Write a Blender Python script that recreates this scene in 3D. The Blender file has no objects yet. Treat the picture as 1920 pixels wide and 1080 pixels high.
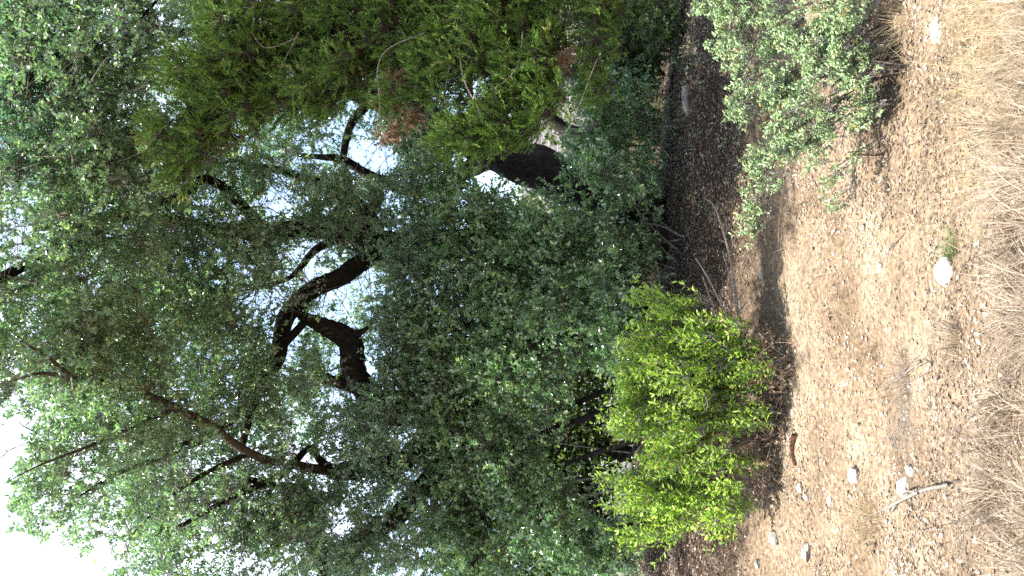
import bpy, math, random
import numpy as np
from mathutils import Vector, Matrix, noise as mnoise

random.seed(7)
R = np.random.default_rng(11)
SC = bpy.context.scene
COL = SC.collection
PI = math.pi

# ------------------------------------------------------------------ camera (photo was taken with the camera turned on its side)
CAM_Z = 1.6
F = 1663.0
PITCH = math.radians(7.54)
fw = np.array([0, math.cos(PITCH), math.sin(PITCH)])
up = np.array([0, -math.sin(PITCH), math.cos(PITCH)])
rt = np.array([1.0, 0, 0])
CX, CY = -up, rt
CAM = np.array([0, 0, CAM_Z])
cd = bpy.data.cameras.new('camera')
cam = bpy.data.objects.new('camera', cd)
COL.objects.link(cam)
m = Matrix.Identity(4)
for i in range(3):
    m[i][0] = CX[i]; m[i][1] = CY[i]; m[i][2] = -fw[i]; m[i][3] = CAM[i]
cam.matrix_world = m
cd.sensor_width = 36; cd.lens = 36 * F / 1920
cd.clip_start = 0.05; cd.clip_end = 3000
SC.camera = cam

# ------------------------------------------------------------------ light
SUN_EL, SUN_AZ = math.radians(64), math.radians(-138)     # azimuth clockwise from +Y (camera looks along +Y)
sd = np.array([math.sin(SUN_AZ) * math.cos(SUN_EL), math.cos(SUN_AZ) * math.cos(SUN_EL), math.sin(SUN_EL)])
w = bpy.data.worlds.new('World'); SC.world = w; w.use_nodes = True
nt = w.node_tree
sk = nt.nodes.new('ShaderNodeTexSky'); sk.sky_type = 'NISHITA'; sk.sun_disc = False
sk.sun_elevation = SUN_EL; sk.sun_rotation = SUN_AZ; sk.dust_density = 2.5; sk.air_density = 1.0
bg = nt.nodes['Background']; bg.inputs[1].default_value = 0.12
cn = nt.nodes.new('ShaderNodeTexNoise'); cn.inputs['Scale'].default_value = 2.2; cn.inputs['Detail'].default_value = 6
cr = nt.nodes.new('ShaderNodeValToRGB'); cr.color_ramp.elements[0].position = .46; cr.color_ramp.elements[0].color = (.05, .05, .05, 1)
cr.color_ramp.elements[1].position = .72; cr.color_ramp.elements[1].color = (.85, .85, .85, 1)
tcw = nt.nodes.new('ShaderNodeTexCoord'); nt.links.new(tcw.outputs['Generated'], cn.inputs['Vector']); nt.links.new(cn.outputs['Fac'], cr.inputs[0])
cm = nt.nodes.new('ShaderNodeMix'); cm.data_type = 'RGBA'; cm.inputs[7].default_value = (5.6, 5.9, 6.4, 1)
nt.links.new(cr.outputs[0], cm.inputs[0]); nt.links.new(sk.outputs[0], cm.inputs[6]); nt.links.new(cm.outputs[2], bg.inputs[0])
ld = bpy.data.lights.new('sun', 'SUN'); ld.energy = 4.2; ld.angle = math.radians(0.55); ld.color = (1, .95, .87)
lo = bpy.data.objects.new('sun', ld); COL.objects.link(lo)
lo.rotation_euler = Vector(sd).to_track_quat('Z', 'Y').to_euler(); lo.location = (0, 0, 30)
SC.view_settings.view_transform = 'Standard'; SC.view_settings.look = 'None'
SC.view_settings.exposure = 2.05; SC.view_settings.gamma = 1; SC.view_settings.use_curve_mapping = False
SC.cycles.use_denoising = False
SC.cycles.max_bounces = 8; SC.cycles.diffuse_bounces = 4; SC.cycles.glossy_bounces = 2
SC.cycles.transmission_bounces = 4

# ------------------------------------------------------------------ helpers
BULGE = 0.0       # the upper crowns overhang towards the camera
def P(tx, ty, d):
    d = d - BULGE * float(np.clip((560 - tx) / 560, 0, 1.55))
    v = fw * F + CX * (tx - 960) + CY * (540 - ty)
    return CAM + v * (d / v[1])

def proj(p):
    q = p - CAM
    z = np.maximum(q @ fw, 0.01)
    return 960 + F * (q @ CX) / z, 540 - F * (q @ CY) / z

def _hash(i, j):
    n = np.sin(i * 127.1 + j * 311.7) * 43758.5453
    return n - np.floor(n)

def vnoise(x, y):
    xi, yi = np.floor(x), np.floor(y)
    a, b = x - xi, y - yi
    a = a * a * (3 - 2 * a); b = b * b * (3 - 2 * b)
    return ((_hash(xi, yi) * (1 - a) + _hash(xi + 1, yi) * a) * (1 - b)
            + (_hash(xi, yi + 1) * (1 - a) + _hash(xi + 1, yi + 1) * a) * b) - .5

def sst(a, b, x):
    t = np.clip((x - a) / (b - a), 0, 1)
    return t * t * (3 - 2 * t)

def zg(x, y):
    x = np.asarray(x, float); y = np.asarray(y, float)
    z = 1.25 * sst(5, 13.5, y) - 0.5 * sst(16, 25, y)
    z = z - 0.08 * np.clip(x, -8, 8) * sst(7, 13, y) * (1 - sst(30, 60, y))
    near = 1 - sst(22, 50, np.hypot(x, y))
    z = z + near * (0.16 * vnoise(x * .7 + 3.1, y * .7) + 0.085 * vnoise(x * 2.1, y * 2.1 + 5) + 0.05 * vnoise(x * 5.3, y * 5.3)
                    + 0.022 * vnoise(x * 17, y * 17))
    z = z + 0.10 * np.exp(-((y - 3.2) / 0.9) ** 2)
    return z

def PG(tx, ty):
    """ray through a pixel down to the ground"""
    v = fw * F + CX * (tx - 960) + CY * (540 - ty); v = v / v[1]
    t = np.linspace(1.5, 60, 6000)
    p = CAM + v * t[:, None]
    hit = np.argmax(p[:, 2] < zg(p[:, 0], p[:, 1]))
    return p[hit]

def unit(v):
    return v / np.maximum(np.linalg.norm(v, axis=-1, keepdims=True), 1e-9)

def rnd_dir(n):
    return unit(R.normal(size=(n, 3)))

def build(name, V, T=None, Q=None, mat=None, parent=None, tint=None, smooth=False, stuff=False):
    me = bpy.data.meshes.new(name)
    V = np.ascontiguousarray(V, np.float32)
    me.vertices.add(len(V)); me.vertices.foreach_set('co', V.ravel())
    loops, starts, n = [], [], 0
    if T is not None and len(T):
        loops.append(np.asarray(T, np.int32).ravel()); starts.append(np.arange(len(T)) * 3); n = len(T) * 3
    if Q is not None and len(Q):
        loops.append(np.asarray(Q, np.int32).ravel()); starts.append(n + np.arange(len(Q)) * 4)
    L = np.concatenate(loops).astype(np.int32); S = np.concatenate(starts).astype(np.int32)
    me.loops.add(len(L)); me.loops.foreach_set('vertex_index', L)
    me.polygons.add(len(S)); me.polygons.foreach_set('loop_start', S)
    if smooth:
        me.polygons.foreach_set('use_smooth', np.ones(len(S), bool))
    me.update(calc_edges=True); me.validate()
    if tint is not None:
        a = me.attributes.new('tint', 'FLOAT', 'POINT'); a.data.foreach_set('value', np.asarray(tint, np.float32))
    if mat: me.materials.append(mat)
    o = bpy.data.objects.new(name, me); COL.objects.link(o)
    if parent is not None:
        o.parent = parent
        o.location = -Vector(parent.location)
    if stuff: o['kind'] = 'stuff'
    return o

def empty(name, loc, label, cat, group=None):
    o = bpy.data.objects.new(name, None); COL.objects.link(o)
    o.location = [float(c) for c in loc]; o.empty_display_size = .2
    o['label'] = label; o['category'] = cat
    if group: o['group'] = group
    return o

def tag(o, label, cat, group=None):
    o['label'] = label; o['category'] = cat
    if group: o['group'] = group
    return o

class Bag:
    def __init__(s): s.V = []; s.T = []; s.Q = []; s.t = []; s.n = 0
    def add(s, V, T=None, Q=None, t=None):
        V = np.asarray(V, float)
        s.V.append(V)
        if T is not None and len(T): s.T.append(np.asarray(T) + s.n)
        if Q is not None and len(Q): s.Q.append(np.asarray(Q) + s.n)
        s.t.append(np.full(len(V), .5) if t is None else (np.full(len(V), float(t)) if np.ndim(t) == 0 else t))
        s.n += len(V)
    def build(s, name, mat, parent=None, smooth=False, stuff=False):
        return build(name, np.concatenate(s.V), np.concatenate(s.T) if s.T else None,
                     np.concatenate(s.Q) if s.Q else None, mat, parent, np.concatenate(s.t), smooth, stuff)

def leaves(bag, pos, d, n, L, W, hexa=True, fold=.12, tint=None):
    """many leaves at once: folded along the midrib"""
    N = len(pos)
    if N == 0: return
    d = unit(d); n = unit(n - d * np.sum(n * d, 1, keepdims=True)); s = np.cross(d, n)
    L = np.broadcast_to(L, (N,))[:, None]; W = np.broadcast_to(W, (N,))[:, None]
    if hexa:
        curl = n * (L * R.uniform(-.18, .1, (N, 1)))
        v = [pos, pos + d * L * .32 + s * W * .5 + n * W * fold, pos + d * L * .7 + s * W * .42 + n * W * fold + curl * .4,
             pos + d * L + curl, pos + d * L * .7 - s * W * .42 + n * W * fold + curl * .4, pos + d * L * .32 - s * W * .5 + n * W * fold]
        V = np.stack(v, 1).reshape(-1, 3); b = np.arange(N)[:, None] * 6
        Q = np.concatenate([b + [[0, 1, 2, 3]], b + [[0, 3, 4, 5]]]); k = 6; T = None
    else:
        v = [pos, pos + d * L * .45 + s * W * .5 + n * W * fold, pos + d * L, pos + d * L * .45 - s * W * .5 + n * W * fold]
        V = np.stack(v, 1).reshape(-1, 3); b = np.arange(N)[:, None] * 4
        T = np.concatenate([b + [[0, 1, 2]], b + [[0, 2, 3]]]); Q = None; k = 4
    t = R.uniform(0, 1, N) if tint is None else tint
    bag.add(V, T, Q, np.repeat(t, k))

def tube(bag, pts, rad, sides=6, rough=0, t=.5, cap=True):
    pts = np.asarray(pts, float); rad = np.asarray(rad, float)
    n = len(pts)
    tan = unit(np.gradient(pts, axis=0))
    ref = np.array([0.31, 0.17, 0.93])
    if abs(tan[0] @ ref) > .9: ref = np.array([1.0, .2, 0])
    V = []
    u = unit(np.cross(tan[0], ref))
    ang = np.arange(sides) * 2 * PI / sides
    for i in range(n):
        u = unit(u - tan[i] * (u @ tan[i])); v = np.cross(tan[i], u)
        r = np.full(sides, rad[i])
        if rough:
            k = pts[i] * 3.1
            r = r * (1 + rough * np.array([mnoise.noise(Vector((k[0] + 1.7 * math.cos(a), k[1] + 1.7 * math.sin(a), k[2] * .5))) for a in ang])
                     + rough * .5 * R.normal(size=sides) * .5)
        V.append(pts[i] + np.cos(ang)[:, None] * u * r[:, None] + np.sin(ang)[:, None] * v * r[:, None])
    V = np.concatenate(V)
    i = np.arange(n - 1)[:, None] * sides; j = np.arange(sides)[None]; j2 = (j + 1) % sides
    Q = np.stack([i + j, i + j2, i + sides + j2, i + sides + j], -1).reshape(-1, 4)
    T = None
    if cap:
        V = np.concatenate([V, pts[-1:] + tan[-1:] * rad[-1] * .6])
        b = (n - 1) * sides
        T = np.array([[b + a, b + (a + 1) % sides, n * sides] for a in range(sides)])
    bag.add(V, T, Q, t)

def spline(pts, k=6):
    """Catmull-Rom through rows of any width"""
    p = np.asarray(pts, float)
    if len(p) < 3: 
        t = np.linspace(0, 1, k + 1)[:, None]; return p[0] * (1 - t) + p[-1] * t
    q = np.concatenate([2 * p[:1] - p[1:2], p, 2 * p[-1:] - p[-2:-1]])
    out = []
    for i in range(1, len(q) - 2):
        for t in np.arange(k) / k:
            a, b, c, d = q[i - 1], q[i], q[i + 1], q[i + 2]
            out.append(.5 * (2 * b + (c - a) * t + (2 * a - 5 * b + 4 * c - d) * t * t + (-a + 3 * b - 3 * c + d) * t ** 3))
    out.append(p[-1])
    return np.array(out)

# twig prisms, vectorised: three sided, two segments
def twigs(bag, A, M, B, r0, r1, t=.5):
    N = len(A)
    if N == 0: return
    d = unit(B - A); u = unit(np.cross(d, np.array([.3, .2, .9]))); v = np.cross(d, u)
    rr = [np.broadcast_to(r0, (N,))[:, None], np.broadcast_to((np.asarray(r0) + r1) / 2, (N,))[:, None], np.broadcast_to(r1, (N,))[:, None]]
    V = []
    for c, r in zip((A, M, B), rr):
        for k in range(3):
            a = k * 2 * PI / 3
            V.append(c + (u * math.cos(a) + v * math.sin(a)) * r)
    V = np.stack(V, 1).reshape(-1, 3)
    q = []
    for s in (0, 3):
        for k in range(3): q.append([s + k, s + (k + 1) % 3, s + 3 + (k + 1) % 3, s + 3 + k])
    Q = (np.arange(N)[:, None, None] * 9 + np.array(q)[None]).reshape(-1, 4)
    bag.add(V, None, Q, t)

# ------------------------------------------------------------------ materials
def newmat(name):
    mt = bpy.data.materials.new(name); mt.use_nodes = True
    return mt, mt.node_tree, mt.node_tree.nodes['Principled BSDF']

def ramp(nt, stops, inp):
    r = nt.nodes.new('ShaderNodeValToRGB')
    el = r.color_ramp.elements
    while len(el) < len(stops): el.new(.5)
    for e, (p, c) in zip(el, stops): e.position = p; e.color = (*c, 1)
    nt.links.new(inp, r.inputs[0]); return r.outputs[0]

def leaf_mat(name, stops, rough=.4, trans=.3, spec=.5, tcol=(1.5, 1.7, .6), coat=0):
    mt, nt, b = newmat(name)
    at = nt.nodes.new('ShaderNodeAttribute'); at.attribute_name = 'tint'
    c = ramp(nt, stops, at.outputs['Fac'])
    nz = nt.nodes.new('ShaderNodeTexNoise'); nz.inputs['Scale'].default_value = 60
    mx = nt.nodes.new('ShaderNodeMix'); mx.data_type = 'RGBA'; mx.blend_type = 'MULTIPLY'; mx.inputs[0].default_value = .6
    nt.links.new(c, mx.inputs[6]); r2 = ramp(nt, [(.3, (.7, .7, .7)), (.7, (1.2, 1.2, 1.2))], nz.outputs['Fac']); nt.links.new(r2, mx.inputs[7])
    nt.links.new(mx.outputs[2], b.inputs['Base Color'])
    b.inputs['Roughness'].default_value = rough; b.inputs['Specular IOR Level'].default_value = spec
    b.inputs['Coat Weight'].default_value = coat; b.inputs['Coat Roughness'].default_value = .13; b.inputs['Coat IOR'].default_value = 1.6
    tr = nt.nodes.new('ShaderNodeBsdfTranslucent')
    m2 = nt.nodes.new('ShaderNodeMix'); m2.data_type = 'RGBA'; m2.blend_type = 'MULTIPLY'; m2.inputs[0].default_value = 1
    nt.links.new(mx.outputs[2], m2.inputs[6]); m2.inputs[7].default_value = (*tcol, 1)
    nt.links.new(m2.outputs[2], tr.inputs[0])
    ms = nt.nodes.new('ShaderNodeMixShader'); ms.inputs[0].default_value = trans
    nt.links.new(b.outputs[0], ms.inputs[1]); nt.links.new(tr.outputs[0], ms.inputs[2])
    nt.links.new(ms.outputs[0], nt.nodes['Material Output'].inputs[0])
    return mt

def bark_mat(name, c1, c2, scale=14, bump=.6, rough=.9):
    mt, nt, b = newmat(name)
    tc = nt.nodes.new('ShaderNodeTexCoord'); mp = nt.nodes.new('ShaderNodeMapping')
    mp.inputs['Scale'].default_value = (1, 1, .3); nt.links.new(tc.outputs['Object'], mp.inputs[0])
    vo = nt.nodes.new('ShaderNodeTexVoronoi'); vo.inputs['Scale'].default_value = scale * 2
    nz = nt.nodes.new('ShaderNodeTexNoise'); nz.inputs['Scale'].default_value = scale; nz.inputs['Detail'].default_value = 6
    nt.links.new(mp.outputs[0], vo.inputs['Vector']); nt.links.new(mp.outputs[0], nz.inputs['Vector'])
    ad = nt.nodes.new('ShaderNodeMath'); ad.operation = 'MULTIPLY'
    nt.links.new(vo.outputs['Distance'], ad.inputs[0]); nt.links.new(nz.outputs['Fac'], ad.inputs[1])
    c = ramp(nt, [(.08, c1), (.4, c2)], ad.outputs[0]); nt.links.new(c, b.inputs['Base Color'])
    bp = nt.nodes.new('ShaderNodeBump'); bp.inputs['Strength'].default_value = bump; bp.inputs['Distance'].default_value = .03
    nt.links.new(ad.outputs[0], bp.inputs['Height']); nt.links.new(bp.outputs[0], b.inputs['Normal'])
    b.inputs['Roughness'].default_value = rough; b.inputs['Specular IOR Level'].default_value = .2
    return mt

M_oak = leaf_mat('oak_leaf', [(0, (0.096, 0.164, 0.112)), (.55, (0.17, 0.268, 0.188)), (.93, (0.253, 0.356, 0.226)), (1, (0.411, 0.467, 0.226))], rough=.3, coat=1, trans=.35, spec=1.0, tcol=(1.5, 1.9, .8))
M_oak_front = leaf_mat('oak_leaf_front', [(0, (0.082, 0.141, 0.096)), (.55, (0.154, 0.232, 0.161)), (.93, (0.224, 0.306, 0.193)), (1, (0.367, 0.408, 0.193))], rough=.3, coat=1, trans=.42, spec=1.0, tcol=(.95, 1.7, 1.0))
M_under = leaf_mat('understory_leaf', [(0, (0.112, 0.184, 0.092)), (.6, (0.211, 0.299, 0.147)), (.95, (0.316, 0.399, 0.17)), (1, (0.572, 0.553, 0.154))], rough=.28, coat=1, trans=.4, spec=1.0, tcol=(.95, 1.7, 1.0))
M_yel = leaf_mat('yellow_green_leaf', [(0, (0.088, 0.152, 0.029)), (.3, (0.186, 0.315, 0.045)), (.6, (0.294, 0.435, 0.065)), (.9, (0.41, 0.544, 0.1)), (.97, (0.41, 0.414, 0.1)), (1, (0.294, 0.186, 0.06))], rough=.5, trans=.42, spec=.4, tcol=(1.25, 1.5, .6))
M_gry = leaf_mat('grey_green_leaf', [(0, (0.124, 0.187, 0.082)), (.6, (0.229, 0.335, 0.16)), (.92, (0.309, 0.427, 0.22)), (.96, (0.217, 0.155, 0.055)), (1, (0.236, 0.155, 0.055))], rough=.5, trans=.15, spec=.4)
M_jun = leaf_mat('juniper_leaf', [(0, (0.038, 0.081, 0.015)), (.5, (0.09, 0.176, 0.031)), (.9, (0.156, 0.26, 0.05)), (.97, (0.228, 0.286, 0.066)), (1, (0.24, 0.156, 0.077))], rough=.6, trans=.22, spec=.2)
M_dead = leaf_mat('dead_juniper', [(0, (.13, .08, .05)), (.6, (.24, .155, .10)), (1, (.36, .26, .18))], rough=.8, trans=.15, spec=.1, tcol=(1.1, 1, .8))
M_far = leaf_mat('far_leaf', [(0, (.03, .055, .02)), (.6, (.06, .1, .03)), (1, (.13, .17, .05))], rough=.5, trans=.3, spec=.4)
M_litter = leaf_mat('litter_leaf', [(0, (0.107, 0.084, 0.067)), (.35, (0.174, 0.142, 0.109)), (.75, (0.271, 0.227, 0.176)), (1, (0.447, 0.412, 0.351))], rough=.6, trans=.1, spec=.3, tcol=(1, 1, 1))
M_straw = leaf_mat('straw_grass', [(0, (0.103, 0.075, 0.051)), (.5, (0.232, 0.181, 0.131)), (1, (0.411, 0.353, 0.27))], rough=.6, trans=.25, spec=.3, tcol=(1, 1, 1))
M_gold = leaf_mat('golden_grass', [(0, (0.179, 0.129, 0.064)), (.5, (0.296, 0.23, 0.129)), (1, (0.448, 0.387, 0.24))], rough=.6, trans=.25, spec=.3, tcol=(1, 1, 1))
M_grass = leaf_mat('green_grass', [(0, (0.056, 0.091, 0.028)), (1, (0.154, 0.196, 0.07))], rough=.5, trans=.3)
M_bark = bark_mat('oak_bark', (.006, .005, .0045), (.024, .020, .017))
M_twig = bark_mat('grey_twig', (.065, .061, .052), (.21, .2, .175), 30, .3)
M_pale = bark_mat('weathered_wood', (.09, .08, .07), (.24, .22, .195), 40, .4)
M_brown = bark_mat('brown_branch', (.03, .024, .02), (.085, .068, .057), 30, .4)
M_drytwig = bark_mat('dry_twig', (.1, .085, .07), (.28, .24, .2), 40, .4)
M_redbark = bark_mat('red_brown_bark', (.015, .007, .005), (.06, .024, .016), 20, .6)

def rock_mat(name, c1, c2, sc=20):
    mt, nt, b = newmat(name)
    tc = nt.nodes.new('ShaderNodeTexCoord')
    nz = nt.nodes.new('ShaderNodeTexNoise'); nz.inputs['Scale'].default_value = sc; nz.inputs['Detail'].default_value = 8
    nt.links.new(tc.outputs['Object'], nz.inputs['Vector'])
    c = ramp(nt, [(.35, c1), (.62, c2)], nz.outputs['Fac']); nt.links.new(c, b.inputs['Base Color'])
    bp = nt.nodes.new('ShaderNodeBump'); bp.inputs['Strength'].default_value = .5; bp.inputs['Distance'].default_value = .01
    nt.links.new(nz.outputs['Fac'], bp.inputs['Height']); nt.links.new(bp.outputs[0], b.inputs['Normal'])
    b.inputs['Roughness'].default_value = .85; return mt
M_lime = rock_mat('white_limestone', (.28, .265, .25), (.52, .5, .475))
M_dusty = rock_mat('dusty_limestone', (.14, .125, .105), (.29, .265, .235))
M_greyrock = rock_mat('grey_limestone', (.12, .115, .1), (.24, .23, .21))
def pebble_mat():
    mt, nt, b = newmat('gravel')
    at = nt.nodes.new('ShaderNodeAttribute'); at.attribute_name = 'tint'
    c = ramp(nt, [(0, (0.121, 0.086, 0.064)), (.5, (0.233, 0.182, 0.138)), (.85, (0.345, 0.293, 0.241)), (1, (0.518, 0.491, 0.448))], at.outputs['Fac'])
    nt.links.new(c, b.inputs['Base Color']); b.inputs['Roughness'].default_value = .9; return mt
M_peb = pebble_mat()

def ground_mat():
    mt, nt, b = newmat('ground_soil')
    tc = nt.nodes.new('ShaderNodeTexCoord')
    n1 = nt.nodes.new('ShaderNodeTexNoise'); n1.inputs['Scale'].default_value = 1.3; n1.inputs['Detail'].default_value = 6
    n2 = nt.nodes.new('ShaderNodeTexNoise'); n2.inputs['Scale'].default_value = 26; n2.inputs['Detail'].default_value = 8
    vo = nt.nodes.new('ShaderNodeTexVoronoi'); vo.inputs['Scale'].default_value = 55
    for n in (n1, n2, vo): nt.links.new(tc.outputs['Object'], n.inputs['Vector'])
    a = ramp(nt, [(.3, (0.15, 0.116, 0.081)), (.5, (0.232, 0.182, 0.132)), (.7, (0.311, 0.265, 0.202))], n1.outputs['Fac'])
    c = ramp(nt, [(.3, (.45, .42, .4)), (.65, (1.25, 1.2, 1.15))], n2.outputs['Fac'])
    d = ramp(nt, [(.0, (1.25, 1.2, 1.15)), (.5, (.6, .58, .55))], vo.outputs['Distance'])
    # humus under the trees, painted darker for shade; dry soil in the open
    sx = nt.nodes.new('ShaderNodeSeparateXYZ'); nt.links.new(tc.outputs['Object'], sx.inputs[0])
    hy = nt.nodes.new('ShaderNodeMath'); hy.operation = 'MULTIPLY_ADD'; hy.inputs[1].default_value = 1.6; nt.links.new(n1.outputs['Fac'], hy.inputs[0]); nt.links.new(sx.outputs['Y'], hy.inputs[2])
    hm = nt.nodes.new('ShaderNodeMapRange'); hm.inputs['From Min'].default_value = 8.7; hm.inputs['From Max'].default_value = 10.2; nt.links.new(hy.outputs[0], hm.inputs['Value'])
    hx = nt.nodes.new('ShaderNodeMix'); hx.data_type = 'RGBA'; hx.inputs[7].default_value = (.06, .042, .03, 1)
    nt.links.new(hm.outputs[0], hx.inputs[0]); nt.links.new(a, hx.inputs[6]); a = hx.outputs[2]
    m1 = nt.nodes.new('ShaderNodeMix'); m1.data_type = 'RGBA'; m1.blend_type = 'MULTIPLY'; m1.inputs[0].default_value = 1
    m2 = nt.nodes.new('ShaderNodeMix'); m2.data_type = 'RGBA'; m2.blend_type = 'MULTIPLY'; m2.inputs[0].default_value = .8
    nt.links.new(a, m1.inputs[6]); nt.links.new(c, m1.inputs[7]); nt.links.new(m1.outputs[2], m2.inputs[6]); nt.links.new(d, m2.inputs[7])
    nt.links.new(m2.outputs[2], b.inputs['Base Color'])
    bp = nt.nodes.new('ShaderNodeBump'); bp.inputs['Strength'].default_value = .8; bp.inputs['Distance'].default_value = .02
    nt.links.new(n2.outputs['Fac'], bp.inputs['Height']); nt.links.new(bp.outputs[0], b.inputs['Normal'])
    b.inputs['Roughness'].default_value = .95; b.inputs['Specular IOR Level'].default_value = .1
    return mt
M_ground = ground_mat()

# ------------------------------------------------------------------ ground
gx = np.concatenate([-np.geomspace(700, 9.2, 26), np.arange(-9, 9.01, .09), np.geomspace(9.2, 700, 26)])
gy = np.concatenate([-np.geomspace(300, 1, 14), np.arange(0, 19, .07), np.geomspace(19.2, 900, 34)])
X, Y = np.meshgrid(gx, gy)
V = np.stack([X, Y, zg(X, Y)], -1).reshape(-1, 3)
nx = len(gx); ii = np.arange(len(gy) - 1)[:, None] * nx + np.arange(nx - 1)[None]
Q = np.stack([ii, ii + 1, ii + nx + 1, ii + nx], -1).reshape(-1, 4)
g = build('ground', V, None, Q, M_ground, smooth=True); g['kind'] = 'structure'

# ------------------------------------------------------------------ outbuilding far behind the oaks
def house():
    y0 = 25.0
    a = P(1118, 500, y0); b = P(1118, -80, y0)
    x0, x1, ze = a[0], b[0], a[2]
    root = empty('outbuilding', (x0, y0, 0), 'low outbuilding with pale grey shingled roof and olive board wall behind the leaning oaks', 'building')
    mt, nt, bs = newmat('shingle'); at = nt.nodes.new('ShaderNodeAttribute'); at.attribute_name = 'tint'
    c = ramp(nt, [(0, (.04, .035, .037)), (1, (.13, .12, .122))], at.outputs['Fac']); nt.links.new(c, bs.inputs['Base Color']); bs.inputs['Roughness'].default_value = .9
    mw = bark_mat('olive_board', (.03, .028, .014), (.06, .054, .028), 8, .2)
    bag = Bag(); rows, sl = 30, math.atan2(2.5, 4.2)
    for r in range(rows):
        s0 = r * .163; off = (r % 2) * .15
        for k in range(int((x1 - x0) / .3) + 1):
            xa = x0 - .15 + k * .3 + off * 1.0; xb = xa + .285
            yy0 = y0 - .3 + math.cos(sl) * s0; zz0 = ze + math.sin(sl) * s0 + R.uniform(.012, .03)
            yy1 = y0 - .3 + math.cos(sl) * (s0 + .2); zz1 = ze + math.sin(sl) * (s0 + .2) + .004
            v = [(xa, yy0, zz0), (xb, yy0, zz0), (xb, yy1, zz1), (xa, yy1, zz1), (xa, yy0, zz0 - .014), (xb, yy0, zz0 - .014)]
            bag.add(v, None, [[0, 1, 2, 3], [4, 5, 1, 0]], R.uniform(0, 1))
    bag.build('roof_shingles', mt, root, stuff=True)
    bx = Bag()
    v = np.array([(x0 - .2, y0 - .28, ze - .03), (x1, y0 - .28, ze - .03), (x1, y0 + 4.1, ze + 2.56), (x0 - .2, y0 + 4.1, ze + 2.56)])
    v = np.concatenate([v, v + [0, 0, -.12]])
    bx.add(v, None, [[0, 1, 2, 3], [7, 6, 5, 4], [0, 4, 5, 1], [1, 5, 6, 2], [2, 6, 7, 3], [3, 7, 4, 0]])
    bx.build('roof', M_bark, root)
    zb = float(zg((x0 + x1) / 2, y0)) - .4
    # back wall and gable end so that the building has depth
    bw = Bag()
    v = [(x0, y0 + .06, zb), (x1, y0 + .06, zb), (x1, y0 + 8, zb), (x0, y0 + 8, zb), (x0, y0 + .06, ze - .16), (x1, y0 + .06, ze - .16), (x1, y0 + 8, ze), (x0, y0 + 8, ze),
         (x0, y0 + 4, ze + 2.3), (x1, y0 + 4, ze + 2.3)]
    bw.add(v, [[4, 8, 7], [5, 6, 9]], [[0, 1, 5, 4], [1, 2, 6, 5], [2, 3, 7, 6], [3, 0, 4, 7]])
    bw.build('wall', mw, root)
    me = None
    k = 0; x = x0
    while x < x1 - .2:
        if me is None:
            q = Bag(); h = ze - .17 - zb
            v = [(0, 0, 0), (.19, 0, 0), (.19, .05, 0), (0, .05, 0), (0, 0, h), (.19, 0, h), (.19, .05, h), (0, .05, h)]
            q.add(v, None, [[0, 1, 5, 4], [1, 2, 6, 5], [2, 3, 7, 6], [3, 0, 4, 7], [4, 5, 6, 7]])
            o = q.build('plank', mw, root); me = o.data
        else:
            o = bpy.data.objects.new('plank', me); COL.objects.link(o); o.parent = root
        o.location = (x - x0, R.uniform(-.012, .0), zb)
        x += .2; k += 1
house()

# ------------------------------------------------------------------ foliage engine
GAPS = [  # image ellipses where the sky shows through: tx, ty, rx, ry, share of foliage kept
    (700, 298, 50, 36, .2), (668, 190, 26, 18, .45), (520, 372, 28, 34, .5), (490, 560, 46, 18, .5), (578, 470, 30, 22, .6),
    (535, 632, 22, 56, .3), (690, 525, 18, 30, .55),  (645, 560, 20, 40, .65), (628, 745, 16, 14, .5), (690, 705, 10, 26, .5),
    (608, 872, 26, 18, .35), (640, 985, 24, 30, .6), (730, 985, 20, 18, .65), (560, 860, 18, 16, .6), (320, 190, 30, 22, .75),
    (575, 545, 60, 70, .8), (330, 210, 30, 20, .75), (640, 230, 30, 20, .7), (150, 840, 30, 30, .8),
    (0, 930, 22, 140, .0), (30, 1060, 90, 60, .1), (110, 1085, 90, 50, .35), (25, 830, 26, 34, .2), (205, 1040, 35, 30, .5),
    (60, 590, 16, 44, .6), (735, 370, 20, 24, .75),
    # dark hollows and the view to the roof under the canopy
]
LOW_GAPS = [(1060, 330, 36, 34, .3), (975, 310, 70, 28, .1), (1060, 240, 36, 28, .3), (1085, 150, 26, 40, .4), (1130, 350, 60, 40, .6), (1190, 230, 50, 50, .35), (1190, 410, 50, 30, .4), (1030, 388, 34, 24, .25),
            (1080, 800, 70, 40, .35), (1130, 940, 60, 40, .45), (1160, 110, 60, 40, .6)]

def keep(p, gaps, soft=1.35):
    x, y = proj(p)
    k = np.ones(len(p))
    for gxx, gyy, rx, ry, f in gaps:
        q = np.sqrt(((x - gxx) / rx) ** 2 + ((y - gyy) / ry) ** 2)
        q = q + .25 * vnoise(x * .05, y * .05)
        k = np.minimum(k, f + (1 - f) * np.clip((q - .8) / (soft - .8), 0, 1))
    return R.random(len(p)) < k

def groups_in(blobs):
    """blobs: (tx, ty, d, rx_px, ry_px, r_depth, count) -> points inside ellipsoids"""
    out = []
    for tx, ty, d, rx, ry, rd, n in blobs:
        c = P(tx, ty, d); q = rnd_dir(n) * (R.random((n, 1)) ** (1 / 2.6))
        s = d / F
        out.append(c + q[:, :1] * CX * rx * s + q[:, 1:2] * CY * ry * s + q[:, 2:3] * fw * rd)
    return np.concatenate(out)

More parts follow.
